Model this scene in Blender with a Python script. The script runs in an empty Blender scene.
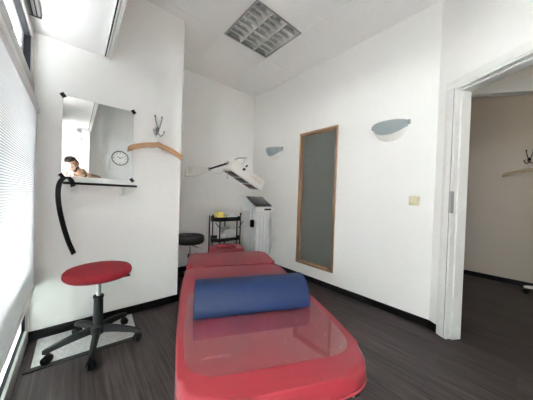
import bpy, bmesh, math, random
from mathutils import Vector, Matrix, Euler
random.seed(5)
SC = bpy.context.scene
COL = SC.collection
PI = math.pi

# ------------------------------------------------------------------ materials
def mat(name, col, rough=.5, metal=0., spec=.5, coat=0., trans=0., ior=1.45, noise=None, bump=None, sub=0.):
    m = bpy.data.materials.new(name); m.use_nodes = True
    nt = m.node_tree; b = nt.nodes['Principled BSDF']
    b.inputs['Base Color'].default_value = (*col, 1)
    b.inputs['Roughness'].default_value = rough
    b.inputs['Metallic'].default_value = metal
    b.inputs['Specular IOR Level'].default_value = spec
    b.inputs['Coat Weight'].default_value = coat
    b.inputs['Transmission Weight'].default_value = trans
    b.inputs['IOR'].default_value = ior
    tc = nt.nodes.new('ShaderNodeTexCoord')
    if noise:
        sc, amt = noise
        n = nt.nodes.new('ShaderNodeTexNoise'); n.inputs['Scale'].default_value = sc; n.inputs['Detail'].default_value = 6
        nt.links.new(tc.outputs['Object'], n.inputs['Vector'])
        r = nt.nodes.new('ShaderNodeMix'); r.data_type = 'RGBA'
        r.inputs['A'].default_value = (*[max(0, c * (1 - amt)) for c in col], 1)
        r.inputs['B'].default_value = (*[min(1, c * (1 + amt)) for c in col], 1)
        nt.links.new(n.outputs['Fac'], r.inputs['Factor'])
        nt.links.new(r.outputs['Result'], b.inputs['Base Color'])
    if bump:
        sc, st = bump
        n = nt.nodes.new('ShaderNodeTexNoise'); n.inputs['Scale'].default_value = sc; n.inputs['Detail'].default_value = 5
        nt.links.new(tc.outputs['Object'], n.inputs['Vector'])
        k = nt.nodes.new('ShaderNodeBump'); k.inputs['Strength'].default_value = st; k.inputs['Distance'].default_value = .004
        nt.links.new(n.outputs['Fac'], k.inputs['Height']); nt.links.new(k.outputs['Normal'], b.inputs['Normal'])
    return m

def glassy(name, tint, clear, rough=.02, ior=1.5):
    """thin clear sheet: straight-through tint plus a fresnel reflection"""
    m = bpy.data.materials.new(name); m.use_nodes = True
    nt = m.node_tree; nt.nodes.clear()
    o = nt.nodes.new('ShaderNodeOutputMaterial'); t = nt.nodes.new('ShaderNodeBsdfTransparent')
    g = nt.nodes.new('ShaderNodeBsdfGlossy'); f = nt.nodes.new('ShaderNodeFresnel'); mx = nt.nodes.new('ShaderNodeMixShader')
    t.inputs['Color'].default_value = (*tint, 1); g.inputs['Roughness'].default_value = rough
    ge = nt.nodes.new('ShaderNodeNewGeometry'); mr = nt.nodes.new('ShaderNodeMapRange')   # same reflectance entering and leaving the sheet
    mr.inputs['To Min'].default_value = ior; mr.inputs['To Max'].default_value = 1 / ior
    nt.links.new(ge.outputs['Backfacing'], mr.inputs['Value']); nt.links.new(mr.outputs[0], f.inputs['IOR'])
    nt.links.new(f.outputs['Fac'], mx.inputs['Fac']); nt.links.new(t.outputs[0], mx.inputs[1]); nt.links.new(g.outputs[0], mx.inputs[2])
    if clear < 1:
        d = nt.nodes.new('ShaderNodeBsdfDiffuse'); d.inputs['Color'].default_value = (.8, .8, .8, 1)
        m2 = nt.nodes.new('ShaderNodeMixShader'); m2.inputs['Fac'].default_value = clear
        nt.links.new(d.outputs[0], m2.inputs[1]); nt.links.new(mx.outputs[0], m2.inputs[2]); nt.links.new(m2.outputs[0], o.inputs[0])
    else:
        nt.links.new(mx.outputs[0], o.inputs[0])
    return m

def translucent(name, col, fac):
    m = bpy.data.materials.new(name); m.use_nodes = True
    nt = m.node_tree; nt.nodes.clear()
    o = nt.nodes.new('ShaderNodeOutputMaterial'); d = nt.nodes.new('ShaderNodeBsdfDiffuse'); t = nt.nodes.new('ShaderNodeBsdfTranslucent')
    mx = nt.nodes.new('ShaderNodeMixShader'); mx.inputs['Fac'].default_value = fac
    d.inputs['Color'].default_value = (*col, 1); t.inputs['Color'].default_value = (*col, 1)
    nt.links.new(d.outputs[0], mx.inputs[1]); nt.links.new(t.outputs[0], mx.inputs[2]); nt.links.new(mx.outputs[0], o.inputs[0])
    return m

def floor_material():
    m = bpy.data.materials.new('dark_wood_vinyl'); m.use_nodes = True
    nt = m.node_tree; b = nt.nodes['Principled BSDF']; N = nt.nodes.new; L = nt.links.new
    tc = N('ShaderNodeTexCoord')
    mp = N('ShaderNodeMapping'); mp.inputs['Rotation'].default_value = (0, 0, PI / 2)
    L(tc.outputs['Object'], mp.inputs['Vector'])
    br = N('ShaderNodeTexBrick'); br.inputs['Scale'].default_value = 1; br.inputs['Mortar Size'].default_value = .0012
    br.inputs['Brick Width'].default_value = .95; br.inputs['Row Height'].default_value = .15; br.offset = .37
    br.inputs['Color1'].default_value = (.034, .0265, .026, 1); br.inputs['Color2'].default_value = (.050, .040, .039, 1)
    br.inputs['Mortar'].default_value = (.018, .014, .014, 1); br.inputs['Mortar Smooth'].default_value = .2
    L(mp.outputs[0], br.inputs['Vector'])
    m2 = N('ShaderNodeMapping'); m2.inputs['Scale'].default_value = (55, 2.2, 1)
    L(tc.outputs['Object'], m2.inputs['Vector'])
    n = N('ShaderNodeTexNoise'); n.inputs['Scale'].default_value = 1; n.inputs['Detail'].default_value = 8; n.inputs['Roughness'].default_value = .65
    L(m2.outputs[0], n.inputs['Vector'])
    rp = N('ShaderNodeValToRGB'); rp.color_ramp.elements[0].position = .3; rp.color_ramp.elements[1].position = .72
    rp.color_ramp.elements[0].color = (.34, .33, .33, 1); rp.color_ramp.elements[1].color = (1.95, 1.88, 1.85, 1)
    L(n.outputs['Fac'], rp.inputs['Fac'])
    mx = N('ShaderNodeMix'); mx.data_type = 'RGBA'; mx.blend_type = 'MULTIPLY'; mx.inputs['Factor'].default_value = 1
    L(br.outputs['Color'], mx.inputs['A']); L(rp.outputs[0], mx.inputs['B']); L(mx.outputs['Result'], b.inputs['Base Color'])
    b.inputs['Roughness'].default_value = .48; b.inputs['Specular IOR Level'].default_value = .22
    k = N('ShaderNodeBump'); k.inputs['Strength'].default_value = .12; k.inputs['Distance'].default_value = .002
    L(n.outputs['Fac'], k.inputs['Height']); L(k.outputs['Normal'], b.inputs['Normal'])
    return m

def fold_lines(m, pitch, z0, dark):
    """darker line in the fabric colour along every fold"""
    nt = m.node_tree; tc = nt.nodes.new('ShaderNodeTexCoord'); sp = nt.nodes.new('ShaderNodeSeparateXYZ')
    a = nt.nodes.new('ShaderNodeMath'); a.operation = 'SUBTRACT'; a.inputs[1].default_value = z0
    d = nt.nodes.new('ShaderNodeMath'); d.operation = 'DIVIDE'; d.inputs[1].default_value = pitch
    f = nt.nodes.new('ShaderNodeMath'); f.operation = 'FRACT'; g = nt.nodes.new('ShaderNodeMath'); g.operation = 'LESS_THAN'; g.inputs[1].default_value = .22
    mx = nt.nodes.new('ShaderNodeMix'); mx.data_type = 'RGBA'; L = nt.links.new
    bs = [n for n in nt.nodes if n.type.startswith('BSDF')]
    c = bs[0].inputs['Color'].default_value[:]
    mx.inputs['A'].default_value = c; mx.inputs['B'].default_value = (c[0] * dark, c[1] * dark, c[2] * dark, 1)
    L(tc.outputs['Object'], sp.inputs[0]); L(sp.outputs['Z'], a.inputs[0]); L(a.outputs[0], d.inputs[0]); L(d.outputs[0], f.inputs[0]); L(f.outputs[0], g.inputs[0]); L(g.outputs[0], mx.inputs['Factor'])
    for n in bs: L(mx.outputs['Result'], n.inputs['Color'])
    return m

M = dict(
    wall=mat('white_woodchip_wall', (.90, .887, .862), .75, bump=(160, .35), spec=.3),
    rear_grey=mat('grey_rear_wall', (.74, .75, .74), .8, bump=(160, .3), spec=.2),  # rear wall set greyer than the other walls
    taupe=mat('taupe_wall', (.60, .545, .48), .8, bump=(160, .3), spec=.25),
    ceil=mat('ceiling_tile', (.93, .91, .893), .9, bump=(220, .15), spec=.1),
    white=mat('white_gloss_paint', (.82, .82, .80), .35),
    door=mat('door_white', (.84, .83, .80), .35),
    frame=mat('grey_white_aluminium', (.46, .46, .44), .4),
    seal=mat('black_rubber_seal', (.015, .015, .02), .6, spec=.2),
    greymetal=mat('grey_metal', (.42, .42, .42), .35, .8),
    skirting=mat('black_skirting', (.008, .008, .009), .5, spec=.22),
    floor=floor_material(),
    glass=glassy('window_glass', (.96, .98, .97), 1.),
    shading_pane=translucent('shading_pane_frosted', (.84, .89, .87), .30),
    diffuser=translucent('rear_diffuser_fabric', (.95, .95, .95), .82),
    blind=translucent('pleated_blind_fabric', (.90, .905, .91), .24),
    frost=mat('frosted_glass', (.52, .56, .53), .34, trans=.75, ior=1.35, noise=(1.3, .08)),
    oak=mat('oak_veneer', (.33, .19, .10), .5, noise=(9, .25)),
    palewood=mat('pale_wood', (.40, .32, .20), .5, noise=(14, .15)),
    soffit=mat('soffit_white_dimmed', (.74, .735, .725), .85, bump=(160, .25), spec=.2),  # wall white darkened here to offset the strong window light
    hanger=mat('hanger_wood', (.36, .19, .09), .4, noise=(14, .2)),
    mirror=mat('silvered_mirror', (.80, .81, .80), .0, 1.),
    black=mat('black_plastic', (.008, .008, .009), .5, spec=.25),
    blackmetal=mat('black_powder_coat', (.007, .007, .008), .5, spec=.22),
    darkgrey=mat('dark_grey_plastic', (.018, .018, .020), .5, spec=.25),
    steel=mat('dull_steel', (.30, .30, .31), .28, .9),
    chrome=mat('chrome', (.75, .75, .77), .15, 1.),
    strapm=mat('charcoal_strap', (.022, .025, .028), .5, spec=.3),
    red=mat('red_leatherette', (.155, .0124, .0190), .42, noise=(35, .08), bump=(420, .12), spec=.45),
    redfab=mat('wine_red_fabric', (.20, .012, .020), .8, spec=.2, noise=(120, .25), bump=(500, .3)),
    blue=mat('navy_blue_leatherette', (.0062, .0145, .046), .5, noise=(40, .1), bump=(420, .1), spec=.25),
    sheet=glassy('clear_vinyl', (.97, .965, .965), .985, .05, 1.5),
    sheetmark=mat('embossed_vinyl', (.50, .30, .31), .35),
    matm=mat('speckled_mat', (.56, .535, .53), .7, noise=(70, .45), bump=(90, .5)),
    lampwhite=mat('ivory_plastic', (.80, .78, .74), .35),
    medwhite=mat('medical_white', (.78, .78, .78), .3),
    medgrey=mat('medical_grey', (.55, .56, .57), .4),
    emitter=mat('red_filter_glass', (.045, .004, .005), .3, spec=.35),
    redtext=mat('red_print', (.45, .06, .05), .5),
    screen=mat('dark_screen', (.012, .02, .03), .12, spec=.6),
    yellow=mat('yellow_cloth', (.66, .53, .12), .8, noise=(30, .25)),
    towel=mat('white_towel', (.80, .80, .80), .95, bump=(260, .6)),
    paleglass=mat('pale_green_plastic', (.55, .62, .55), .25),
    sconce=mat('sconce_glass', (.40, .46, .47), .3, trans=.15),
    sconcel=mat('sconce_white_glass', (.92, .90, .86), .3),
    cream=mat('cream_plastic', (.68, .62, .42), .35),
    louver=mat('louvre_aluminium', (.82, .81, .78), .35, .5),
    tube=mat('unlit_tube', (.78, .77, .74), .35),
    gravel=mat('outside_paving', (.22, .22, .22), .9, noise=(5, .2)),
    blocker=mat('blocker_grey', (.03, .03, .033), .8, noise=(3, .3)), slat=mat('awning_grey', (.30, .31, .33), .8, noise=(3, .3)),
    skin=mat('skin', (.40, .225, .16), .5), hair=mat('dark_brown_hair', (.035, .022, .016), .6, bump=(180, .8)),
    tan=mat('tan_jacket', (.24, .16, .10), .85, bump=(200, .3)), blackcloth=mat('black_cloth', (.015, .015, .017), .85),
    denim=mat('dark_denim', (.03, .04, .07), .85), shoe=mat('shoe_leather', (.03, .022, .018), .4),
    eye=mat('eye_white', (.75, .75, .75), .2), lips=mat('lips', (.42, .17, .15), .5),
    clockface=mat('clock_face', (.82, .82, .80), .4), clockrim=mat('clock_rim', (.10, .10, .11), .3),
)

# ------------------------------------------------------------------ mesh helpers
fold_lines(M['blind'], 1.193 / 108, .392 - .36, .55)  # thin darker line in the blind colour at each fold
class MB:
    def __init__(s): s.bm = bmesh.new()
    def _xf(s, vs, mtx):
        if mtx is not None: bmesh.ops.transform(s.bm, matrix=mtx, verts=vs)
    def box(s, lo, hi, bev=0., seg=2, mtx=None):
        lo, hi = Vector(lo), Vector(hi)
        r = bmesh.ops.create_cube(s.bm, size=1); vs = r['verts']
        c, d = (lo + hi) / 2, hi - lo
        for v in vs: v.co = Vector((v.co.x * d.x, v.co.y * d.y, v.co.z * d.z)) + c
        if bev > 0:
            es = list({e for v in vs for e in v.link_edges})
            r2 = bmesh.ops.bevel(s.bm, geom=es, offset=min(bev, .49 * min(abs(d.x), abs(d.y), abs(d.z))), segments=seg, affect='EDGES', profile=.5)
            vs = list({v for f in r2['faces'] for v in f.verts} | {v for v in vs if v.is_valid})
        s._xf(vs, mtx); return s
    def cyl(s, p0, p1, r0, r1=None, seg=20, caps=True):
        p0, p1 = Vector(p0), Vector(p1); r1 = r0 if r1 is None else r1
        d = p1 - p0
        r = bmesh.ops.create_cone(s.bm, cap_ends=caps, segments=seg, radius1=r0, radius2=r1, depth=d.length)
        mtx = Matrix.Translation((p0 + p1) / 2) @ d.to_track_quat('Z', 'Y').to_matrix().to_4x4()
        s._xf(r['verts'], mtx); return s
    def ball(s, c, r, sc=(1, 1, 1), u=20, v=12, mtx=None):
        q = bmesh.ops.create_uvsphere(s.bm, u_segments=u, v_segments=v, radius=r)
        for w in q['verts']: w.co = Vector((w.co.x * sc[0], w.co.y * sc[1], w.co.z * sc[2]))
        if mtx is not None: s._xf(q['verts'], mtx)
        for w in q['verts']: w.co += Vector(c)
        return s
    def lathe(s, prof, c=(0, 0, 0), seg=32, mtx=None, a0=0., a1=2 * PI):
        full = abs(a1 - a0 - 2 * PI) < 1e-6
        n = seg if full else seg + 1
        rings, allv = [], []
        for (r, z) in prof:
            if r < 1e-6:
                v = s.bm.verts.new((0, 0, z)); rings.append([v] * n); allv.append(v)
            else:
                ring = [s.bm.verts.new((r * math.cos(a0 + (a1 - a0) * k / seg), r * math.sin(a0 + (a1 - a0) * k / seg), z)) for k in range(n)]
                rings.append(ring); allv += ring
        for a, b in zip(rings, rings[1:]):
            for k in range(seg):
                k2 = (k + 1) % n
                f = []
                for v in (a[k], a[k2], b[k2], b[k]):
                    if v not in f: f.append(v)
                if len(f) >= 3:
                    try: s.bm.faces.new(f)
                    except ValueError: pass
        T = Matrix.Translation(Vector(c))
        s._xf(allv, T @ mtx if mtx is not None else T); return s
    def prism(s, pts, z0, z1, mtx=None, bev=0., seg=2):
        a = [s.bm.verts.new((p[0], p[1], z0)) for p in pts]; b = [s.bm.verts.new((p[0], p[1], z1)) for p in pts]
        n = len(pts)
        fs = [s.bm.faces.new(a[::-1]), s.bm.faces.new(b)]
        for k in range(n): fs.append(s.bm.faces.new((a[k], a[(k + 1) % n], b[(k + 1) % n], b[k])))
        vs = a + b
        if bev > 0:
            es = [e for f in fs[:2] for e in f.edges]
            r2 = bmesh.ops.bevel(s.bm, geom=es, offset=bev, segments=seg, affect='EDGES', profile=.5)
            vs = list({v for f in r2['faces'] for v in f.verts} | {v for v in vs if v.is_valid} | {v for f in fs if f.is_valid for v in f.verts})
        s._xf(vs, mtx); return s
    def tube(s, pts, r, seg=10, flat=None):
        """round tube along points, or a flat strap when flat=(halfwidth, halfthick, side vector)"""
        pts = [Vector(p) for p in pts]; rings = []
        for i, p in enumerate(pts):
            t = (pts[min(i + 1, len(pts) - 1)] - pts[max(i - 1, 0)]).normalized()
            if flat:
                w = Vector(flat[2]); w = (w - t * w.dot(t)).normalized(); nrm = t.cross(w)
                hw, ht = flat[0], flat[1]
                ring = [s.bm.verts.new(p + w * a * hw + nrm * b * ht) for a, b in ((-1, -1), (1, -1), (1, 1), (-1, 1))]
            else:
                up = Vector((0, 0, 1)) if abs(t.z) < .9 else Vector((1, 0, 0))
                a = t.cross(up).normalized(); b = a.cross(t)
                rr = r[i] if isinstance(r, (list, tuple)) else r
                ring = [s.bm.verts.new(p + (a * math.cos(2 * PI * k / seg) + b * math.sin(2 * PI * k / seg)) * rr) for k in range(seg)]
            rings.append(ring)
        n = len(rings[0])
        for a, b in zip(rings, rings[1:]):
            for k in range(n): s.bm.faces.new((a[k], a[(k + 1) % n], b[(k + 1) % n], b[k]))
        s.bm.faces.new(rings[0][::-1]); s.bm.faces.new(rings[-1]); return s
    def build(s, name, m, parent=None, world=False, ang=35):
        if world and parent is not None:
            bmesh.ops.transform(s.bm, matrix=WM[parent.name].inverted(), verts=s.bm.verts[:])
        bmesh.ops.recalc_face_normals(s.bm, faces=s.bm.faces[:])
        me = bpy.data.meshes.new(name); s.bm.to_mesh(me); s.bm.free()
        for p in me.polygons: p.use_smooth = True
        me.set_sharp_from_angle(angle=math.radians(ang))
        me.materials.append(M[m] if isinstance(m, str) else m)
        o = bpy.data.objects.new(name, me); COL.objects.link(o)
        if parent is not None:
            o.parent = parent; WM[o.name] = WM[parent.name]
        else: WM[o.name] = Matrix()
        return o
WM = {}

def smooth_path(pts, n=8):
    P = [Vector(p) for p in pts]; out = []
    for i in range(len(P) - 1):
        p0, p1, p2, p3 = P[max(i - 1, 0)], P[i], P[i + 1], P[min(i + 2, len(P) - 1)]
        for k in range(n):
            t = k / n
            out.append(.5 * ((2 * p1) + (p2 - p0) * t + (2 * p0 - 5 * p1 + 4 * p2 - p3) * t * t + (3 * p1 - p0 - 3 * p2 + p3) * t ** 3))
    return out + [P[-1]]

def tag(o, label, cat, group=None):
    o['label'] = label; o['category'] = cat
    if group: o['group'] = group
    return o
def thing(name, label, cat, loc=(0, 0, 0), rot=None, group=None):
    o = bpy.data.objects.new(name, None); COL.objects.link(o); o.empty_display_size = .1
    mtx = Matrix.Translation(Vector(loc)) @ (rot.to_4x4() if rot is not None else Matrix())
    o.matrix_world = mtx; o.location = Vector(loc)
    if rot is not None: o.rotation_euler = rot.to_euler()
    WM[o.name] = mtx
    return tag(o, label, cat, group)
def own(o, loc):
    """give a single-mesh thing its origin at its base"""
    loc = Vector(loc); o.data.transform(Matrix.Translation(-loc)); o.location = loc; WM[o.name] = Matrix.Translation(loc); return o
def struct(o): o['kind'] = 'structure'; return o
def rz(a): return Matrix.Rotation(a, 3, 'Z')

# ------------------------------------------------------------------ the room
XL, YP, XP, YB, XR, H, HS, BB = -.23, 2.226, .79, 3.058, 2.30, 2.754, 2.135, .066
YR = -1.0                      # rear wall, behind the camera
TOP = 2.9
K = Vector((XR, .50, 0)); D = Vector((-.535, -.845, 0)).normalized(); NO = Vector((-D.y, D.x, 0)) * 1.0   # along the angled wall; NO points out of the room
if NO.x < 0: NO = -NO
ANG = Matrix((( D.x, NO.x, 0, K.x), (D.y, NO.y, 0, K.y), (0, 0, 1, 0), (0, 0, 0, 1)))

b = MB(); b.box((-.34, YR - .1, -.08), (4.62, YB + .1, 0)); struct(b.build('floor', 'floor'))

# suspended ceiling: tiles with a thin joint, one tile left out for the lamp
b = MB()
gx = [.006, .581, 1.156, 1.736, 2.311, 2.886, 3.461, 4.036, 4.62]; gy = [-1.3, -.73, -.16, .36, .935, 1.55, 2.11, 2.685, 3.26]
for i in range(len(gx) - 1):
    for j in range(len(gy) - 1):
        if (i, j) == (2, 5): continue
        b.box((gx[i] + .0015, gy[j] + .0015, H), (gx[i + 1] - .0015, gy[j + 1] - .0015, H + .018), .0025, 1)
b.box((-.34, -1.3, H + .11), (4.62, 3.26, H + .14))
ceil = struct(b.build('ceiling', 'ceil'))
b = MB()
for x in gx[1:-1]: b.box((x - .006, -1.1, H + .0025), (x + .006, 3.15, H + .016))
for y in gy[1:-1]: b.box((0, y - .006, H + .0025), (4.6, y + .006, H + .016))
b.build('ceiling_grid', 'ceil', ceil)
# lowered soffit along the window
b = MB(); b.box((XL - .05, YR, HS), (.203, YP, H + .1)); struct(b.build('ceiling_soffit', 'soffit'))

# walls
b = MB(); b.box((XL - .05, YP, 0), (XP, YB + .1, TOP), .004, 1); struct(b.build('wall_pillar', 'wall'))
b = MB(); b.box((XP - .05, YB, 0), (4.6, YB + .1, TOP)); struct(b.build('wall_back', 'wall'))
WY0, WY1, WZ0, WZ1 = 1.436, 2.012, .198, 1.928
b = MB()
b.box((XR, WY1, 0), (XR + .1, YB, TOP)); b.box((XR, .445, 0), (XR + .1, WY0, TOP))
b.box((XR, WY0, 0), (XR + .1, WY1, WZ0)); b.box((XR, WY0, WZ1), (XR + .1, WY1, TOP)); struct(b.build('wall_right', 'wall'))
# angled wall with the door opening (local: along, outward, up)
S0, S1, HD, TH = .142, 1.02, 1.955, .105
b = MB()
b.prism([(0, 0), (S0, 0), (S0, TH), (0.03, TH)], 0, TOP)
b.box((S0, 0, HD + .005), (S1, TH, TOP)); b.box((S1, 0, 0), (1.80, TH, TOP))
bmesh.ops.transform(b.bm, matrix=ANG, verts=b.bm.verts[:]); struct(b.build('wall_angled', 'wall'))
b = MB(); b.box((XL - .05, YR - .1, 0), (4.6, YR, TOP)); struct(b.build('wall_rear', 'rear_grey'))
b = MB(); b.box((XL - .05, YR, 0), (.195, -.72, TOP), .004, 1); struct(b.build('wall_rear_pillar', 'wall'))
# the neighbouring room
b = MB(); b.box((4.5, YR - .1, 0), (4.6, YB + .1, TOP)); struct(b.build('wall_corridor', 'taupe'))

# skirting
def skirt(name, p0, p1, side):
    p0, p1 = Vector(p0), Vector(p1); d = (p1 - p0).normalized(); n = Vector(side)
    m = Matrix(((d.x, n.x, 0, p0.x), (d.y, n.y, 0, p0.y), (0, 0, 1, 0), (0, 0, 0, 1)))
    q = MB(); q.box((0, 0, 0), ((p1 - p0).length, .012, BB), .003, 1, m); return struct(q.build(name, 'skirting'))
skirt('baseboard_pillar', (XL, YP, 0), (XP + .012, YP, 0), (0, -1, 0))
skirt('baseboard_alcove', (XP, YP, 0), (XP, YB, 0), (1, 0, 0))
skirt('baseboard_back', (XP, YB, 0), (XR, YB, 0), (0, -1, 0))
skirt('baseboard_right', (XR, .505, 0), (XR, YB, 0), (-1, 0, 0))
skirt('baseboard_angled', K, K + D * .079, -NO)
skirt('baseboard_corridor', (4.5, YR, 0), (4.5, YB, 0), (-1, 0, 0))
skirt('baseboard_rear', (.195, YR, 0), (1.33, YR, 0), (0, 1, 0))

# door frame in the angled wall (no leaf)
b = MB()
for s0, s1 in ((.079, .140), (S1 - .004, S1 + .062)):
    b.box((s0, -.014, 0), (s1, 0, HD + .058), .004, 2)
b.box((.079, -.0142, HD - .002), (S1 + .062, 0, HD + .060), .004, 2)
door = struct(b.build('door_1', 'door')); door.data.transform(ANG)
b = MB()
for s0, s1 in ((.142, .158), (S1 - .016, S1)): b.box((s0, -.010, 0), (s1, TH + .012, HD), .003, 1)
b.box((.142, -.010, HD - .016), (S1, TH + .012, HD), .003, 1)
for s0, s1 in ((.158, .170), (S1 - .028, S1 - .016)): b.box((s0, .032, 0), (s1, TH + .012, HD - .016), .003, 1)
b.box((.158, .032, HD - .028), (S1 - .016, TH + .012, HD - .016), .003, 1)
for s0, s1 in ((.10, .142), (S1, S1 + .05)): b.box((s0, TH, 0), (s1, TH + .012, HD + .05), .003, 1)
b.box((.10, TH, HD), (S1 + .05, TH + .0118, HD + .05), .003, 1)
o = b.build('door_jamb', 'door', door); o.data.transform(ANG)
b = MB(); b.box((.1405, -.0165, .985), (.1600, -.0095, 1.155), .002, 1); b.box((.1575, -.0165, .985), (.1600, .012, 1.155), .001, 1)
o = b.build('strike_plate', 'greymetal', door); o.data.transform(ANG); o['label'] = 'grey metal strike plate'
b = MB(); b.box((.139, -.0105, 0), (.1425, -.004, HD), 0)
o = b.build('door_seal', 'greymetal', door); o.data.transform(ANG)

# partition with a second opening in the corridor, head high
q0 = Vector((2.40, .66, 0)); qd = Vector((.59, -.807, 0)).normalized(); qn = Vector((qd.y, -qd.x, 0)); qn = qn if qn.x < 0 else -qn
Q = Matrix(((qd.x, qn.x, 0, q0.x), (qd.y, qn.y, 0, q0.y), (0, 0, 1, 0), (0, 0, 0, 1)))
b = MB(); b.box((0, -.10, 2.04), (2.0, 0, TOP), 0, 1, Q); struct(b.build('wall_corridor_lintel', 'wall'))
b = MB(); b.box((.02, 0, 2.03), (2.0, .012, 2.115), .003, 1, Q); b.box((.02, -.06, 2.02), (2.0, .014, 2.04), .003, 1, Q); struct(b.build('trim_1', 'door'))

# ------------------------------------------------------------------ window wall on the left
Y0, Y1 = YR, YP
b = MB()
def wbar(y0, y1, z0, z1, x0=-.285, x1=-.228, bev=.004): b.box((x0, y0, z0), (x1, y1, z1), bev, 1)
wbar(Y0, Y1, 0, .10, x1=-.226); wbar(Y0, Y1, 1.62, 1.70); wbar(Y0, Y1, 1.705, 1.79, x1=-.222); wbar(Y0, Y1, 2.075, HS, x1=-.226)
wbar(-.22, .75, 1.78, 2.09, x0=-.275, x1=-.235); wbar(Y1 - .05, Y1, .0, HS); wbar(Y0, Y0 + .05, 0, HS); wbar(.58, .64, 0, HS)  # first bar: blank panel added over the unseen upper pane to cut skylight
win = struct(b.build('window_1', 'frame'))
b = MB(); b.box((-.262, Y0 + .02, .56), (-.254, Y1 - .02, HS - .03)); b.build('window_pane', 'glass', win)
b = MB(); b.box((-.262, Y0 + .02, .05), (-.254, Y1 - .02, .56)); b.build('shading_lower_pane', 'shading_pane', win)  # lower pane made frosted to keep direct sky off the floor
b = MB()
for (z0, z1) in ((1.70, 1.705),): b.box((-.28, Y0, z0), (-.2285, Y1, z1))
for z0, z1 in ((1.788, 1.796), (2.069, 2.077), (.098, .106)):
    for ya, yb_ in ((Y0 + .05, .58), (.64, Y1 - .05)): b.box((-.272, ya, z0), (-.240, yb_, z1))
for y in (Y1 - .057, .64, .573): b.box((-.272, y, .10), (-.238, y + .007, 1.62)); b.box((-.272, y, 1.79), (-.238, y + .007, 2.075))
b.build('window_seal', 'seal', win)

# pleated blind in front of the lower glass
t = thing('pleated_blind', 'white pleated blind drawn almost to the floor over the left window', 'blind', (-.19, .8, .36))
def pleats(ya, yb_, zb, zt, n, mtl, parent):
    b = MB(); prev = None
    for k in range(2 * n + 1):
        z = zb + (zt - zb) * k / (2 * n); x = -.210 + (.007 if k % 2 else 0)
        pr = (b.bm.verts.new((x, ya, z)), b.bm.verts.new((x, yb_, z)))
        if prev: b.bm.faces.new((prev[0], prev[1], pr[1], pr[0]))
        prev = pr
    o = b.build('blind_or_diffuser_fabric', mtl, parent, True, ang=10)
    md = o.modifiers.new('thickness', 'SOLIDIFY'); md.thickness = .0012
    b = MB(); b.box((-.222, ya, zt), (-.190, yb_, zt + .04), .004); b.build('head_rail', 'white', parent, True)
    b = MB(); b.box((-.2195, ya, zb - .018), (-.193, yb_, zb), .004); b.build('bottom_rail', 'white', parent, True)
pleats(.64, YP - .008, .392, 1.585, 108, 'blind', t)
t = thing('rear_diffuser', 'unseen diffusing sheet added over the rear half of the left window', 'blind', (-.19, -.2, .36))  # added out of view to spread daylight into the room
pleats(YR + .06, .60, .392, 1.585, 108, 'diffuser', t)

# curtain track on the soffit by the window
t = thing('curtain_track', 'grey aluminium track box on the soffit in the top corner above the window', 'curtain track', (-.17, 1.4, HS))
b = MB(); b.box((-.225, YR + .5, HS - .016), (-.176, 1.99, HS - .001), .002); b.build('track_body', 'greymetal', t, True)
b = MB()
for x in (-.212, -.192): b.box((x - .003, YR + .5, HS - .0175), (x + .003, 1.985, HS - .0155))
b.build('track_slot', 'seal', t, True)
b = MB(); b.box((-.2255, 1.99, HS - .019), (-.174, 1.996, HS - .001), .001); b.build('end_cap', 'black', t, True)

# three-channel panel track on the soffit edge
t = thing('curtain_rail', 'white three-groove panel curtain track along the edge of the lowered soffit', 'curtain track', (.18, .8, HS))
b = MB(); b.box((.1565, YR + .39, HS - .004), (.202, 2.215, HS), .001, 1)
for x in (.1575, .171, .186, .200): b.box((x - .0022, YR + .39, HS - .020), (x + .0022, 2.215, HS - .003), .0008, 1)
b.build('track_body', 'white', t, True)
b = MB(); b.box((.1600, YR + .40, HS - .0085), (.1685, 2.20, HS - .0045)); b.build('dark_groove', 'darkgrey', t, True)
b = MB(); b.box((.1735, YR + .40, HS - .0075), (.1835, 2.20, HS - .0045)); b.build('runner_strip', 'medgrey', t, True)
# the street outside
b = MB(); b.box((-14, -12, -.30), (-.36, 14, -.15)); struct(b.build('ground_outside', 'gravel'))
b = MB(); b.box((-6.0, -6.5, -.3), (-.45, -5.5, 6.5)); struct(b.build('sky_block_outside', 'blocker'))  # added unseen block that cuts low sky through the upper pane
t = thing('awning', 'grey slatted awning hanging outside the upper window pane', 'awning', (-.62, 1.0, 2.0))
b = MB()
for k in range(6):
    x = -.36 - .055 * k; b.box((x - .024, .75, 2.32 - .004 * k), (x + .024, 2.70, 2.33 - .004 * k), .003, 1)
b.build('awning_slats', 'slat', t, True)
b = MB(); b.box((-.690, .75, 1.62), (-.668, 2.70, 2.32), .003, 1); b.build('shading_valance', 'slat', t, True)  # deep drop added to block sky from the front upper pane
b = MB(); b.box((-.42, .75, 2.345), (-.34, 2.70, 2.44), .004, 1); b.build('awning_case', 'slat', t, True)

# ------------------------------------------------------------------ oak framed frosted pane in the right wall
b = MB(); fw = .026
x0, x1 = XR - .008, XR + .09
b.box((x0, WY0, WZ0), (x1, WY0 + fw, WZ1), .002, 1); b.box((x0, WY1 - fw, WZ0), (x1, WY1, WZ1), .002, 1)
b.box((x0 - .0003, WY0, WZ0), (x1, WY1, WZ0 + fw), .002, 1); b.box((x0 - .0003, WY0, WZ1 - fw), (x1, WY1, WZ1), .002, 1)
win2 = struct(b.build('window_2', 'oak'))
b = MB(); b.box((XR + .040, WY0 + .012, WZ0 + .012), (XR + .048, WY1 - .012, WZ1 - .012)); b.build('frosted_pane', 'frost', win2)
b = MB(); y_a, y_b, z_a, z_b = WY0 + fw, WY1 - fw, WZ0 + fw, WZ1 - fw; g = .010
b.box((XR + .028, y_a, z_a), (XR + .040, y_a + g, z_b), .001, 1); b.box((XR + .028, y_b - g, z_a), (XR + .040, y_b, z_b), .001, 1)
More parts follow.
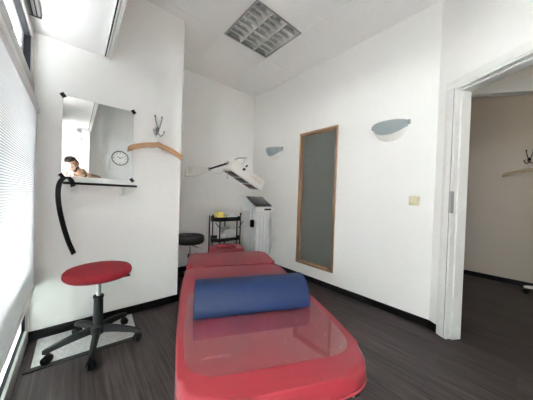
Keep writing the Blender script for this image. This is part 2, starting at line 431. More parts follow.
b.box((XR + .028, y_a, z_a), (XR + .0402, y_b, z_a + g), .001, 1); b.box((XR + .028, y_a, z_b - g), (XR + .0402, y_b, z_b), .001, 1)
b.build('glazing_bead', 'oak', win2)

# ------------------------------------------------------------------ ceiling lamp (off)
cx0, cx1, cy0, cy1 = 1.156, 1.736, 1.55, 2.11
t = thing('louvre_ceiling_lamp', 'square recessed ceiling lamp with aluminium louvre grid, switched off', 'lamp', (1.446, 1.83, H))
b = MB(); z0, z1 = H - .004, H + .022; w = .014
b.box((cx0, cy0, z0), (cx0 + w, cy1, z1), .002, 1); b.box((cx1 - w, cy0, z0), (cx1, cy1, z1), .002, 1)
b.box((cx0, cy0, z0), (cx1, cy0 + w, z1), .002, 1); b.box((cx0, cy1 - w, z0), (cx1, cy1, z1), .002, 1)
b.build('lamp_frame', 'greymetal', t, True)
b = MB(); b.box((cx0 + .003, cy0 + .003, H + .085), (cx1 - .003, cy1 - .003, H + .10))
for a in ((cx0 + .002, cy0 + .002, cx0 + .006, cy1 - .002), (cx1 - .006, cy0 + .002, cx1 - .002, cy1 - .002), (cx0 + .006, cy0 + .002, cx1 - .006, cy0 + .006), (cx0 + .006, cy1 - .006, cx1 - .006, cy1 - .002)):
    b.box((a[0], a[1], H + .02), (a[2], a[3], H + .086))
b.build('lamp_housing', 'medgrey', t, True)
cw = (cx1 - cx0 - 2 * w) / 3
for k in range(3):
    xa, xb = cx0 + w + cw * k, cx0 + w + cw * (k + 1)
    b = MB()
    for x, s in ((xa + .004, 1), (xb - .004, -1)):      # parabolic side reflectors, open towards the room
        pr = [(x, z0 + .004), (x + s * .006, H + .025), (x + s * .020, H + .055), (x + s * .022, H + .055), (x + s * .008, H + .025), (x + s * .002, z0 + .004)]
        b.prism([(p[0], p[1]) for p in pr], -cy1 + w, -cy0 - w, Matrix.Rotation(PI / 2, 4, 'X'))
    nl = 7
    for j in range(1, nl):
        y = cy0 + w + (cy1 - cy0 - 2 * w) * j / nl
        b.prism([(y - .010, H + .004), (y + .010, H + .004), (y + .0025, H + .040), (y - .0025, H + .040)], xa + .004, xb - .004, Matrix(((0, 0, 1, 0), (1, 0, 0, 0), (0, 1, 0, 0), (0, 0, 0, 1))))
    b.build('louvre', 'louver', t, True)
    b = MB(); b.cyl(((xa + xb) / 2, cy0 + .03, H + .066), ((xa + xb) / 2, cy1 - .03, H + .066), .013, seg=14); b.build('tube', 'tube', t, True)
b = MB()
for k in (1, 2):
    x = cx0 + w + cw * k; b.box((x - .0055, cy0 + w, z0), (x + .0055, cy1 - w, H + .05), .001, 1)
b.build('divider', 'white', t, True)

# ------------------------------------------------------------------ mirror, shelf, strap
mx0, mx1, mz0, mz1 = -.075, .372, 1.166, 1.752
t = thing('wall_mirror', 'frameless rectangular mirror held by black clips on the white pillar wall', 'mirror', (.15, YP, mz0))
b = MB(); b.box((mx0, YP - .010, mz0), (mx1, YP - .004, mz1)); b.build('mirror_glass', 'mirror', t, True)
b = MB(); b.box((mx0 + .002, YP - .004, mz0 + .002), (mx1 - .002, YP - .0005, mz1 - .002)); b.build('mirror_backing', 'medgrey', t, True)
for x, z in ((mx0, mz0), (mx1, mz0), (mx0, mz1), (mx1, mz1)):
    b = MB(); m = Matrix.Translation((x, YP, z)) @ Matrix.Rotation(PI / 4 + .15, 4, 'Y')
    b.box((-.017, -.017, -.013), (.017, -.0005, .013), .003, 2, m); b.build('mirror_clip', 'black', t, True)
t = thing('wall_shelf', 'narrow white wall shelf with black front edge under the mirror', 'shelf', (.16, YP, 1.08))
b = MB(); b.box((-.062, YP - .105, 1.109), (.392, YP - .001, 1.119), .002, 1); b.box((-.03, YP - .012, 1.119), (.392, YP - .001, 1.160), .002, 1); b.build('shelf_board', 'white', t, True)
b = MB(); b.box((-.064, YP - .116, 1.103), (.394, YP - .105, 1.121), .003, 2); b.build('front_edge', 'blackmetal', t, True)
for x in (.0, .305):
    b = MB(); b.box((x - .022, YP - .010, 1.030), (x + .022, YP - .0005, 1.109), .004, 2)
    b.prism([(YP - .009, 1.109), (YP - .085, 1.109), (YP - .085, 1.100), (YP - .009, 1.045)], x - .006, x + .006, Matrix(((0, 0, 1, 0), (1, 0, 0, 0), (0, 1, 0, 0), (0, 0, 0, 1))))
    b.build('shelf_bracket', 'white', t, True)
b = MB()
pts = smooth_path([(-.008, 2.135, 1.090), (-.018, 2.118, 1.128), (-.040, 2.104, 1.146), (-.072, 2.098, 1.128), (-.086, 2.10, 1.06), (-.081, 2.12, .95), (-.060, 2.15, .82), (-.030, 2.18, .69), (.004, 2.20, .585)], 6)
b.tube(pts, 0, flat=(.0165, .0035, (.72, .70, 0)))
o = b.build('strap', 'strapm'); own(o, (-.04, 2.15, .58)); tag(o, 'black rubber strap hanging over the left end of the mirror shelf', 'strap')

# ------------------------------------------------------------------ hooks and hangers
def hook(label, x, y, z, rot, mtl='chrome'):
    t = thing('coat_hook', label, 'hook', (x, y, z), rot)          # local: -y points into the room
    b = MB()
    for s in (-1, 1):
        b.tube(smooth_path([(s * .006, -.012, -.01), (s * .014, -.030, .035), (s * .026, -.034, .085), (s * .030, -.028, .120)], 6), .0042, 8)
        b.ball((s * .030, -.028, .124), .0085, u=12, v=8)
    b.build('upper_prong', mtl, t)
    b = MB()
    for s in (-1, 1):
        b.tube(smooth_path([(s * .004, -.012, .0), (s * .010, -.018, -.035), (s * .024, -.036, -.050), (s * .040, -.050, -.030), (s * .044, -.052, -.012)], 6), .0045, 8)
        b.ball((s * .044, -.052, -.008), .0075, u=12, v=8)
    b.build('lower_prong', mtl, t)
    b = MB(); b.lathe([(.0, -.013), (.010, -.013), (.016, -.008), (.018, -.0005)], (0, 0, 0), 20, Matrix.Rotation(-PI / 2, 4, 'X') @ Matrix.Scale(1, 4)); b.box((-.012, -.010, -.035), (.012, -.0005, .03), .004, 2); b.build('back_plate', mtl, t)
    return t
def hanger_mesh(b, w=.225, h=.075, thick=.011, bar=.026):
    """broad curved shoulder piece, centred, top of arch at z=0"""
    n = 24; top, bot = [], []
    for k in range(n + 1):
        u = -1 + 2 * k / n; a = abs(u)
        z = -h * (a ** 1.6) * .9 - (.010 if a < .12 else .010)
        th = bar * (1.0 + .25 * a)
        if a < .15: z += .010 * (1 - a / .15)
        top.append((u * w, z)); bot.append((u * w, z - th * (1.15 if a < .2 else 1)))
    b.prism(top + bot[::-1], -thick, thick, Matrix.Rotation(PI / 2, 4, 'X'), .004, 2)
hook('chrome double coat hook on the white pillar wall beside the mirror', .567, YP, 1.635, rz(0), 'steel')
t = thing('coat_hanger', 'light wooden coat hanger on the white pillar wall beside the mirror', 'coat hanger', (.567, YP - .045, 1.525), rz(.0) @ Matrix.Rotation(.05, 3, 'Y'))
b = MB(); hanger_mesh(b, .222, .078, .012, .036); b.build('shoulder_bar', 'hanger', t)
b = MB(); b.tube(smooth_path([(0, 0, -.015), (0, 0, .045), (.012, 0, .062), (.016, 0, .080), (0, 0, .094), (-.014, 0, .082)], 6), .0020, 8); b.build('hanger_hook', 'chrome', t)
hook('dark double coat hook on the far wall beyond the doorway', 4.5, -.02, 1.665, rz(-PI / 2), 'blackmetal')
t = thing('coat_hanger', 'wooden coat hanger on the far wall beyond the doorway', 'coat hanger', (4.455, -.02, 1.555), rz(-PI / 2))
b = MB(); hanger_mesh(b, .235, .06, .011, .034); b.build('shoulder_bar', 'palewood', t)
b = MB(); b.tube(smooth_path([(0, 0, -.015), (0, 0, .045), (.012, 0, .062), (.016, 0, .080), (0, 0, .094), (-.014, 0, .082)], 6), .0020, 8); b.build('hanger_hook', 'chrome', t)

# ------------------------------------------------------------------ sconces and switch on the right wall
def sconce(label, y, z):
    t = thing('wall_sconce', label, 'wall lamp', (XR, y, z), rz(PI / 2), 'frosted bowl sconces on the right wall')   # local: +y into the room, x along the wall
    R_ = .158; b = MB()
    prof_o = [(R_ * math.cos(a), -.145 * math.sin(a)) for a in [i * PI / 2 / 12 for i in range(13)]]
    prof_i = [((R_ - .006) * math.cos(a), -.139 * math.sin(a)) for a in [i * PI / 2 / 12 for i in range(13)]][::-1]
    b.lathe(prof_o + prof_i + [prof_o[0]], (0, .001, .135), 28, Matrix.Diagonal((1, .82, 1, 1)), 0, PI)
    b.build('glass_bowl', 'sconce', t)
    b = MB()
    prof_o = [((R_ - .010) * math.cos(a), -.138 * math.sin(a)) for a in [i * PI / 2 / 12 for i in range(13)]]
    b.lathe(prof_o + [(x * .96, y_ * .96) for x, y_ in prof_o[::-1]] + [prof_o[0]], (0, .001, .104), 28, Matrix.Diagonal((1, .65, 1, 1)), 0, PI)
    b.build('lower_glass', 'sconcel', t)
    for s in (-1, 1):
        b = MB(); b.box((s * .160 - .012, 0, .100), (s * .160 + .012, .022, .140), .004); b.build('holder', 'greymetal', t)
    b = MB(); b.box((-.05, 0, .03), (.05, .03, .12), .004); b.build('wall_plate', 'white', t)
    b = MB(); b.cyl((0, .03, .09), (0, .065, .09), .014); b.ball((0, .075, .10), .02, u=14, v=10); b.build('bulb', 'tube', t)
sconce('frosted glass bowl sconce between the oak framed pane and the doorway', .872, 1.672)
sconce('frosted glass bowl sconce between the back corner and the oak framed pane', 2.505, 1.665)
t = thing('light_switch', 'cream square light switch on the right wall near the doorway', 'light switch', (XR, .645, 1.072), rz(PI / 2))
b = MB(); b.box((-.041, 0, -.040), (.041, .010, .040), .004); b.build('switch_frame', 'cream', t)
b = MB(); b.box((-.026, .009, -.026), (.026, .0145, .026), .003); b.build('rocker', 'cream', t)

# ------------------------------------------------------------------ treatment couch
TA = math.radians(25)
def UV(u, v, z=0): return Vector((u * math.cos(TA) + v * math.sin(TA), -u * math.sin(TA) + v * math.cos(TA), z))
RC = rz(-TA); UC, VC = .232, 1.25
def rrect(u0, u1, v0, v1, r, n=6):
    out = []
    for (cu, cv, a0) in ((u1 - r, v0 + r, -PI / 2), (u1 - r, v1 - r, 0), (u0 + r, v1 - r, PI / 2), (u0 + r, v0 + r, PI)):
        for k in range(n + 1):
            a = a0 + PI / 2 * k / n; out.append((cu + r * math.cos(a) - UC, cv + r * math.sin(a) - VC))
    return out
def outline(pts, n=7):
    """closed plan outline from (u, v, corner radius)"""
    out = []
    for i, (u, v, r) in enumerate(pts):
        P = Vector((u, v)); A = (Vector(pts[i - 1][:2]) - P).normalized(); B = (Vector(pts[(i + 1) % len(pts)][:2]) - P).normalized()
        a, c = P + A * r, P + B * r
        for k in range(n + 1):
            t_ = k / n; q = a * (1 - t_) ** 2 + P * 2 * t_ * (1 - t_) + c * t_ ** 2; out.append((q.x - UC, q.y - VC))
    return out
t = thing('treatment_couch', 'long red upholstered treatment couch in the middle of the room', 'treatment couch', UV(UC, VC), RC)
U0, U1, V0, V1, ZT = -.103, .562, .545, 2.02, .55
MAIN = [(-.045, V0, .11), (.535, V0, .13), (U1, .80, .10), (U1, 1.628, .05), (U0, 1.628, .05), (U0, 1.10, .25)]
b = MB(); b.prism(outline(MAIN), ZT - .068, ZT, None, .022, 4); o = b.build('mattress', 'red', t)
b = MB(); b.tube([(x, y, ZT - .060) for x, y in (lambda p: p + p[:1])(outline(MAIN))], .004, 8); b.build('piping', 'red', o)
b = MB(); b.prism(rrect(U0, U1 - .004, 1.634, V1, .045), ZT - .072, ZT + .004, None, .022, 4); b.build('head_section', 'red', t)
# head cushion with a face opening
hu, hv = .232, 2.16
def face_ring(b, ro, ri, z0, z1, e=2.8, n=44, m=20):
    """padded rounded-square ring"""
    rings = []
    for k in range(n):
        a = 2 * PI * k / n; c_, s_ = math.cos(a), math.sin(a)
        q = (abs(c_) ** e + abs(s_) ** e) ** (-1 / e); o_ = Vector((c_ * q * ro[0], s_ * q * ro[1])); i_ = Vector((c_ * ri[0], s_ * ri[1]))
        ring = []
        for t_ in range(m):
            w = 2 * PI * t_ / m; cx_ = math.copysign(abs(math.cos(w)) ** .55, math.cos(w)); sz_ = math.copysign(abs(math.sin(w)) ** .55, math.sin(w))
            p = i_.lerp(o_, .5 + .5 * cx_); ring.append(b.bm.verts.new((hu - UC + p.x, hv - VC + p.y, (z0 + z1) / 2 + (z1 - z0) / 2 * sz_)))
        rings.append(ring)
    for k in range(n):
        A, B = rings[k], rings[(k + 1) % n]
        for t_ in range(m): b.bm.faces.new((A[t_], A[(t_ + 1) % m], B[(t_ + 1) % m], B[t_]))
b = MB(); face_ring(b, (.166, .135), (.088, .078), .490, .574); b.build('face_cushion', 'red', t)
b = MB(); face_ring(b, (.140, .115), (.108, .095), .468, .492); b.build('face_cushion_support', 'blackmetal', t)
for u in (-.065, .065):
    b = MB(); b.box((hu - UC + u - .008, 1.90 - VC, .455), (hu - UC + u + .008, 2.14 - VC, .470), .003); b.build('cushion_rod', 'chrome', t)
b = MB()
for u in (U0 + .06, U1 - .06): b.box((u - UC - .02, V0 + .06 - VC, .433), (u - UC + .02, 1.98 - VC, .4755), .004)
for v in (V0 + .08, 1.05, 1.60, 1.94): b.box((U0 + .06 - UC, v - VC - .02, .4335), (U1 - .06 - UC, v - VC + .02, .475), .004)
b.build('couch_frame', 'blackmetal', t)
for u in (U0 + .07, U1 - .07):
    for v in (V0 + .34, 1.78):
        b = MB(); b.box((u - UC - .02, v - VC - .02, .02), (u - UC + .02, v - VC + .02, .44), .005); b.cyl((u - UC, v - VC, 0), (u - UC, v - VC, .025), .026, .022); b.build('leg', 'blackmetal', t)
for v in (V0 + .34, 1.78):
    b = MB(); b.box((U0 + .09 - UC, v - VC - .015, .12), (U1 - .09 - UC, v - VC + .015, .15), .004); b.build('crossbar', 'blackmetal', t)
b = MB(); b.box((.455 - UC, .578 - VC, .445), (.490 - UC, .66 - VC, .4745), .004); o = b.build('hinge_bracket', 'blackmetal', t)
b = MB(); b.cyl((.458 - UC, .572 - VC, .460), (.458 - UC, .590 - VC, .460), .006, seg=12); b.ball((.458 - UC, .572 - VC, .460), .006, u=12, v=8); b.build('chrome_bolt', 'chrome', o)

# clear protective sheet
b = MB(); b.prism(outline([(-.035, .628, .11), (.512, .628, .10), (.532, .80, .06), (.532, 1.20, .05), (-.062, 1.20, .05), (-.060, .90, .1)]), ZT + .0006, ZT + .0026); o = b.build('protective_sheet', 'sheet', None)
o.data.transform(Matrix.Translation(UV(UC, VC)) @ RC.to_4x4()); own(o, UV(.23, .9, ZT))
tag(o, 'clear plastic protective sheet with rounded corners lying on the front of the red couch', 'protective sheet')
b = MB()
for k in range(7):
    u = .012 + k * .0125; a = UV(u, .700 + .0015 * (k % 3), ZT + .0027); c = UV(u + .008, .706 + .004 * ((k * 2) % 3), ZT + .0027)
    b.tube([a, (a + c) / 2 + UV(.002, .004), c], .0009, 6)
q = b.build('embossed_mark', 'sheetmark', o, True)

# half-round knee bolster
t = thing('knee_bolster', 'dark blue half-round knee bolster lying across the red couch', 'bolster', UV(.232, 1.034, ZT + .0058), RC)
BH, BW = .122, .105
prof = [(-BW + .004, 0.), (-BW, .006)] + [(-BW * math.cos(a), .006 + (BH - .006) * math.sin(a) ** .92) for a in [PI * k / 24 for k in range(1, 24)]] + [(BW, .006), (BW - .004, 0.)]
b = MB(); b.prism(prof, -.256, .256, Matrix(((0, 0, 1, 0), (1, 0, 0, 0), (0, 1, 0, 0), (0, 0, 0, 1))), .005, 2); o = b.build('bolster_cover', 'blue', t, ang=50)
for s in (-1, 1):
    b = MB(); b.tube([(s * .256, y, z) for y, z in prof], .0026, 8); b.build('piping', 'blue', o)

# ------------------------------------------------------------------ red swivel stool
sx, sy = .138, 1.90
t = thing('swivel_stool', 'round wine-red swivel stool on five black castors by the window', 'stool', (sx, sy, 0))
def rounded_disc(r, z0, z1, e):
    P = [(0, z0)]
    for k in range(7):
        a = -PI / 2 + PI * k / 6; P.append((r - e + e * math.cos(a), (z0 + z1) / 2 + (z1 - z0) / 2 * math.sin(a)))
    return P + [(r * .5, z1 + .004), (0, z1 + .005)]
b = MB(); b.lathe(rounded_disc(.194, .478, .535, .024), seg=48); b.build('seat', 'redfab', t)
b = MB(); b.cyl((0, 0, .464), (0, 0, .480), .11); b.box((-.07, -.05, .455), (.07, .05, .466), .003); o = b.build('seat_plate', 'blackmetal', t)
b = MB(); b.tube([(.06, .0, .460), (.165, -.03, .458)], .005, 8); b.box((.135, -.045, .452), (.180, -.018, .465), .004); b.build('height_lever', 'black', o)
b = MB(); b.cyl((0, 0, .33), (0, 0, .462), .0135); b.build('gas_piston', 'greymetal', t)
b = MB(); b.lathe([(0, .10), (.032, .10), (.034, .13), (.029, .15), (.027, .325), (.031, .33), (.031, .345), (0, .345)], seg=24); b.build('column', 'darkgrey', t)
b = MB(); b.lathe([(0, .085), (.04, .085), (.048, .10), (.048, .13), (.038, .15), (0, .15)], seg=28); b.build('hub', 'darkgrey', t)
def caster(t, p, a, r=.026, m='black'):
    b = MB(); d = Vector((math.cos(a), math.sin(a), 0)); p = Vector(p)
    for s in (-1, 1): b.cyl(p + d * s * .004 + Vector((0, 0, r)), p + d * s * .020 + Vector((0, 0, r)), r, r * .93, 20)
    o = b.build('castor', m, t)
    b = MB(); e = d.cross(Vector((0, 0, 1)))
    b.cyl(p + Vector((0, 0, r)), p + Vector((0, 0, 2 * r + .010)), .007, seg=10)
    b.tube([p - d * .021 + Vector((0, 0, r * 1.2)), p - d * .016 + Vector((0, 0, r * 2.05)), p + d * .016 + Vector((0, 0, r * 2.05)), p + d * .021 + Vector((0, 0, r * 1.2))], .006, 8)
    b.build('castor_fork', m, o)
for k in range(5):
    a = math.radians(187 + 72 * k); d = Vector((math.cos(a), math.sin(a), 0)); s = Vector((-d.y, d.x, 0)); R_ = .250
    b = MB()
    sec = [(.03, .022, .098, .142), (.12, .019, .090, .130), (.20, .016, .077, .112), (.262, .014, .066, .092), (.272, .010, .068, .086)]
    rings = []
    for (rr, hw, za, zb_) in sec:
        rings.append([b.bm.verts.new(d * rr + s * x + Vector((0, 0, z))) for x, z in ((-hw, za), (hw, za), (hw * .8, zb_ - .004), (hw * .4, zb_), (-hw * .4, zb_), (-hw * .8, zb_ - .004))])
    for A, B in zip(rings, rings[1:]):
        for j in range(6): b.bm.faces.new((A[j], A[(j + 1) % 6], B[(j + 1) % 6], B[j]))
    b.bm.faces.new(rings[0][::-1]); b.bm.faces.new(rings[-1]); b.build('base_arm', 'darkgrey', t)
    caster(t, d * R_, a + 1.0 + k)
# mat under it
b = MB(); b.prism([(-.178, 1.868), (.372, 1.846), (.395, 2.205), (-.178, 2.205)], .0005, .006); o = b.build('floor_mat', 'matm', None)
t = o; own(o, (.1, 2.02, 0)); tag(o, 'pale speckled floor mat with dark edge strip under the red stool', 'floor mat')
b = MB(); b.prism([(-.208, 1.832), (.345, 1.810), (.3455, 1.824), (-.208, 1.846)], .0005, .006); b.prism([(-.178, 1.846), (.36, 1.824), (.372, 1.846), (-.178, 1.868)], .0005, .004)
b.build('edge_strip', 'darkgrey', t, True)

# ------------------------------------------------------------------ black stool behind the couch
t = thing('round_stool', 'round black padded stool behind the pillar at the head of the couch', 'stool', (1.06, 2.62, 0))
b = MB(); b.lathe(rounded_disc(.172, .478, .574, .022), seg=44); b.build('seat', 'black', t)
b = MB(); b.cyl((0, 0, .460), (0, 0, .480), .09); b.build('seat_plate', 'greymetal', t)
b = MB(); b.cyl((0, 0, .09), (0, 0, .462), .013); b.build('column', 'chrome', t)
b = MB(); b.cyl((0, 0, .30), (0, 0, .345), .020); b.build('column_collar', 'black', t)
b = MB(); b.tube([(.0, 0, .455), (.10, -.03, .415)], .004, 8); b.build('height_lever', 'black', t)
b = MB(); b.cyl((0, 0, .075), (0, 0, .12), .035); b.build('hub', 'blackmetal', t)
for k in range(5):
    a = math.radians(20 + 72 * k); d = Vector((math.cos(a), math.sin(a), 0))
    b = MB(); b.tube([d * .02 + Vector((0, 0, .10)), d * .19 + Vector((0, 0, .066))], [.016, .011], 10); b.build('base_arm', 'blackmetal', t)
    caster(t, d * .185, a + 1.3 + k)

# ------------------------------------------------------------------ trolley with its contents
t = thing('folding_trolley', 'two-tier black folding trolley against the back wall', 'trolley', (1.56, 2.72, 0))
x0, x1, y0, y1 = 1.340, 1.805, 2.56, 2.83
def tray(z):
    b = MB(); c = .075
    P = [(x0 + c, y0), (x1 - c, y0), (x1, y0 + c), (x1 - .055, y1), (x0 + .095, y1), (x0, y0 + c)]
    b.prism(P, z, z + .008)
    n = len(P)
    for k in range(n):
        p, q = Vector((*P[k], 0)), Vector((*P[(k + 1) % n], 0)); d = (q - p).normalized(); nn = Vector((-d.y, d.x, 0))
        m = Matrix(((d.x, nn.x, 0, p.x), (d.y, nn.y, 0, p.y), (0, 0, 1, 0), (0, 0, 0, 1)))
        b.box((-.002, 0, z), ((q - p).length + .002, .008, z + (.055 if z > .6 else .042)), .002, 1, m)
    b.build('tray', 'blackmetal', t, True)
TZ, BZ = .722, .458
tray(TZ); tray(BZ)
for x, y in ((x0 - .007, y0 + .10), (x1 + .007, y0 + .10), (x0 + .085, y0 - .008), (x1 - .12, y0 - .008), (x0 + .13, y1 + .007), (x1 - .14, y1 + .007)):
    b = MB(); b.cyl((x, y, .06), (x, y, TZ + (.075 if y > y0 else .03)), .0085, seg=12); b.build('post', 'blackmetal', t, True)
b = MB(); b.cyl((x1 + .007, y0 + .10, TZ + .075), (x1 + .007, y0 + .10, TZ + .10), .013, seg=12); b.build('knob', 'black', t, True)
for x, s in ((x0 + .02, 1), (x1 - .02, -1)):
    b = MB(); b.tube([(x, y0 - .006, TZ - .01), (x + s * .075, y0 - .012, BZ + .17)], .005, 8); b.build('brace', 'blackmetal', t, True)
for x, y in ((x0 + .085, y0 - .008), (x1 - .12, y0 - .008), (x0 + .13, y1 + .007), (x1 - .14, y1 + .007)):
    b = MB(); b.cyl((x - .012, y, .026), (x + .012, y, .026), .026); b.cyl((x, y, .026), (x, y, .07), .006, seg=10); b.build('castor', 'black', t, True)
def folded(name, mtl, lo, hi, n, label, cat, group=None):
    b = MB(); h = (hi[2] - lo[2]) / n
    for k in range(n):
        j = .006 * math.sin(k * 2.1); b.box((lo[0] + j, lo[1], lo[2] + k * h), (hi[0] + j, hi[1], lo[2] + (k + 1) * h - .001), h * .42, 3)
    o = b.build(name, mtl); own(o, ((lo[0] + hi[0]) / 2, (lo[1] + hi[1]) / 2, lo[2])); return tag(o, label, cat, group)
# crumpled yellow cloth
b = MB(); b.ball((0, 0, 0), 1, u=26, v=16)
for v in b.bm.verts:
    v.co = Vector((v.co.x * .072, v.co.y * .070, max(v.co.z, -.65) * .066 + .043)) * (1 + .16 * math.sin(v.co.x * 7 + 2 * v.co.z) * math.cos(v.co.y * 6))
z_ = min(v.co.z for v in b.bm.verts)
for v in b.bm.verts: v.co += Vector((1.478, 2.668, TZ + .0085 - z_))
o = b.build('cleaning_cloth', 'yellow'); own(o, (1.478, 2.668, TZ + .0085)); tag(o, 'crumpled yellow cloth on the top tray of the black trolley', 'cloth')
t2 = thing('tray_box', 'low pale green plastic box on the top tray of the black trolley', 'box', (1.655, 2.685, TZ + .0085))
b = MB(); b.box((-.082, -.075, 0), (.082, .075, .060), .008); b.build('box_body', 'paleglass', t2)
b = MB(); b.box((-.085, -.078, .060), (.085, .078, .072), .005); b.build('box_lid', 'medgrey', t2)
b = MB(); b.lathe([(0, 0), (.026, 0), (.03, .004), (.03, .018), (.012, .026), (0, .027)], (1.67, 2.68, TZ + .0085 + .0722), 20); o = b.build('dish', 'towel'); own(o, (1.67, 2.68, TZ + .0807)); tag(o, 'small white round jar on the pale green box of the trolley', 'jar')
# bottom tray: rolls and towels
def roll(label, x, y, r, l, rot, grp=None):
    m = Matrix.Translation((x, y, BZ + .0085 + r)) @ Matrix.Rotation(rot, 4, 'Z') @ Matrix.Rotation(PI / 2, 4, 'Y')
    t3 = thing('towel_roll', label, 'towel', (x, y, BZ + .0085), rz(rot))
    b = MB(); b.lathe([(r * .15, -l / 2), (r * .9, -l / 2), (r, -l / 2 + .008), (r, l / 2 - .008), (r * .9, l / 2), (r * .15, l / 2)], (0, 0, r), 26, Matrix.Rotation(PI / 2, 4, 'Y')); b.build('towel_body', 'towel', t3)
    b = MB(); b.tube([(l / 2 + .001, r * .058 * k * math.cos(k * .7), r + r * .058 * k * math.sin(k * .7)) for k in range(1, 16)], .0018, 6); b.build('rolled_edge', 'medgrey', t3)
roll('large white rolled towel on the lower tray of the black trolley', 1.650, 2.655, .066, .150, .1)
roll('small white rolled towel at the left of the trolley\'s lower tray', 1.515, 2.66, .040, .10, .3)
folded('folded_towel', 'medgrey', (1.58, 2.738, BZ + .0085), (1.70, 2.815, BZ + .165), 4, 'stack of grey folded towels at the back of the trolley\'s lower tray', 'towel')

# ------------------------------------------------------------------ therapy device in the corner
t = thing('therapy_device', 'tall white therapy machine with slanted dark screen in the back right corner', 'medical device', (2.075, 2.62, 0))
x0, x1, y0, y1 = 1.955, 2.215, 2.47, 2.77
b = MB(); b.box((x0, y0, .12), (x1, y1, .845), .018, 3); body = b.build('body', 'medwhite', t, True)
b = MB()
for x in (2.02, 2.085, 2.15): b.box((x - .004, y0 - .003, .20), (x + .004, y0 + .004, .80), .001, 1)
b.build('front_groove', 'medgrey', body, True)
b = MB(); b.box((x0 - .012, y0 - .012, .070), (x1 + .012, y1 + .012, .135), .012, 2); b.build('base', 'medgrey', t, True)
for x in (x0 + .02, x1 - .02):
    for y in (y0 + .02, y1 - .02):
        b = MB(); b.cyl((x - .012, y, .033), (x + .012, y, .033), .033); b.cyl((x, y, .03), (x, y, .072), .008, seg=10); b.build('castor', 'black', t, True)
b = MB()                                            # console with a slanted top
P = [(y0 - .03, .845), (y1 + .0, .845), (y1 + .0, 1.060), (y1 - .05, 1.065), (y0 - .03, .910)]
b.prism(P, x0 - .045, x1 + .03, Matrix(((0, 0, 1, 0), (1, 0, 0, 0), (0, 1, 0, 0), (0, 0, 0, 1))), .010, 2); con = b.build('console', 'medwhite', t, True)
sl = math.atan2(1.065 - .910, (y1 - .05) - (y0 - .03)); mtx = Matrix.Translation(((x0 + x1) / 2 - .008, y0 - .03, .910)) @ Matrix.Rotation(sl, 4, 'X')
b = MB(); b.box((-.155, .015, .002), (.145, .285, .022), .012, 2, mtx); sc = b.build('screen', 'screen', t, True)
b = MB(); b.box((-.12, .03, .0215), (.11, .06, .0245), .001, 1, mtx)
for k in range(5): b.cyl(mtx @ Vector((-.10 + .045 * k, .045, .0235)), mtx @ Vector((-.10 + .045 * k, .045, .027)), .008, seg=12)
b.build('control_strip', 'darkgrey', sc, True)
b = MB(); b.box((2.07, y0 - .034, .868), (2.20, y0 - .028, .895), .002, 1); b.build('front_slot', 'black', t, True)
b = MB(); b.tube(smooth_path([(x0 - .046, y0 + .03, .905), (x0 - .060, y0 + .03, .80), (x0 - .055, y0 + .03, .735)], 6), .005, 8); b.tube(smooth_path([(x0 - .046, y0 + .10, .905), (x0 - .056, y0 + .10, .80), (x0 - .050, y0 + .07, .735), (x0 - .055, y0 + .03, .725)], 6), .004, 8); b.build('handset_holder', 'medgrey', t, True)
b = MB(); b.box((x0 - .072, y0 + .008, .63), (x0 - .030, y0 + .062, .735), .012, 3); b.build('handset', 'black', t, True)
for k, (dx, dz) in enumerate(((.0, .22), (.018, .15), (.036, .10))):
    b = MB(); b.tube(smooth_path([(x1 + .028, y0 + .05 + dx, .86), (x1 + .052, y0 + .03 + dx, .70), (x1 + .050, y0 + dx - .005, .40), (x1 + .040, y0 + .02 + dx, dz + .05)], 8), .0055, 8); b.build('cable', 'medgrey', t, True)
for k in range(2):
    b = MB(); b.tube(smooth_path([(x0 - .008, y0 + .05 + .05 * k, .55 - .1 * k), (x0 - .05, y0 + .05, .40 - .08 * k), (x0 - .035, y0 + .13, .30), (x0 - .004, y0 + .18, .42)], 8), .0045, 8); b.build('cable', 'medwhite', t, True)

# ------------------------------------------------------------------ infrared lamp on a wall arm
c = Vector((1.375, 2.253, 1.369)); l = Vector((.899, -.012, -.438)).normalized(); h_ = Vector((.435, -.10, .895)); h_ = (h_ - l * h_.dot(l)).normalized(); w_ = h_.cross(l); w_ = w_ if w_.y > 0 else -w_
RL = Matrix((l, w_, h_)).transposed()
t = thing('infrared_lamp', 'white infrared therapy lamp on a folding arm from the back wall', 'lamp', c, RL)   # local: x length, y depth, z height
LN, WD, HT = .512, .25, .140
b = MB(); b.prism([(0, 0), (LN, 0), (LN, WD), (0, WD)], .0, HT, None, .014, 3); hd = b.build('lamp_housing', 'lampwhite', t)
b = MB(); b.box((.012, .010, -.004), (LN - .012, WD - .010, .003), .002, 1); b.build('underside_panel', 'medgrey', hd)
for k in range(3):
    b = MB(); x = .095 + .160 * k; b.box((x - .062, .022, -.010), (x + .062, WD - .022, -.003), .004, 2)
    b.build('heat_emitter', 'emitter', t)
b = MB()
for k in range(8):
    x = .27 + .024 * k; b.box((x, -.0012, .070 + .004 * (k % 2)), (x + .014, .0004, .074 + .004 * (k % 2)), 0); b.box((x, -.0012, .082), (x + .003, .0004, .094)) if k % 2 == 0 else b.box((x, -.0012, .084), (x + .013, .0004, .087))
b.build('red_lettering', 'redtext', hd)
b = MB(); b.cyl((.150, -.018, .095), (.150, .002, .095), .016, seg=18); b.build('dial', 'black', hd)
b = MB(); b.tube([(.02, .09, HT - .004), (.05, .09, HT + .05), (.155, .09, HT + .125)], .009, 8); b.build('yoke_rod', 'greymetal', t)
b = MB(); b.box((.145, .076, HT - .004), (.175, .104, HT + .150), .006, 2); b.build('yoke_post', 'lampwhite', t)
b = MB(); b.cyl((.196, .085, HT - .004), (.215, .085, HT + .055), .010, seg=12); b.build('clamp_lever', 'black', t)
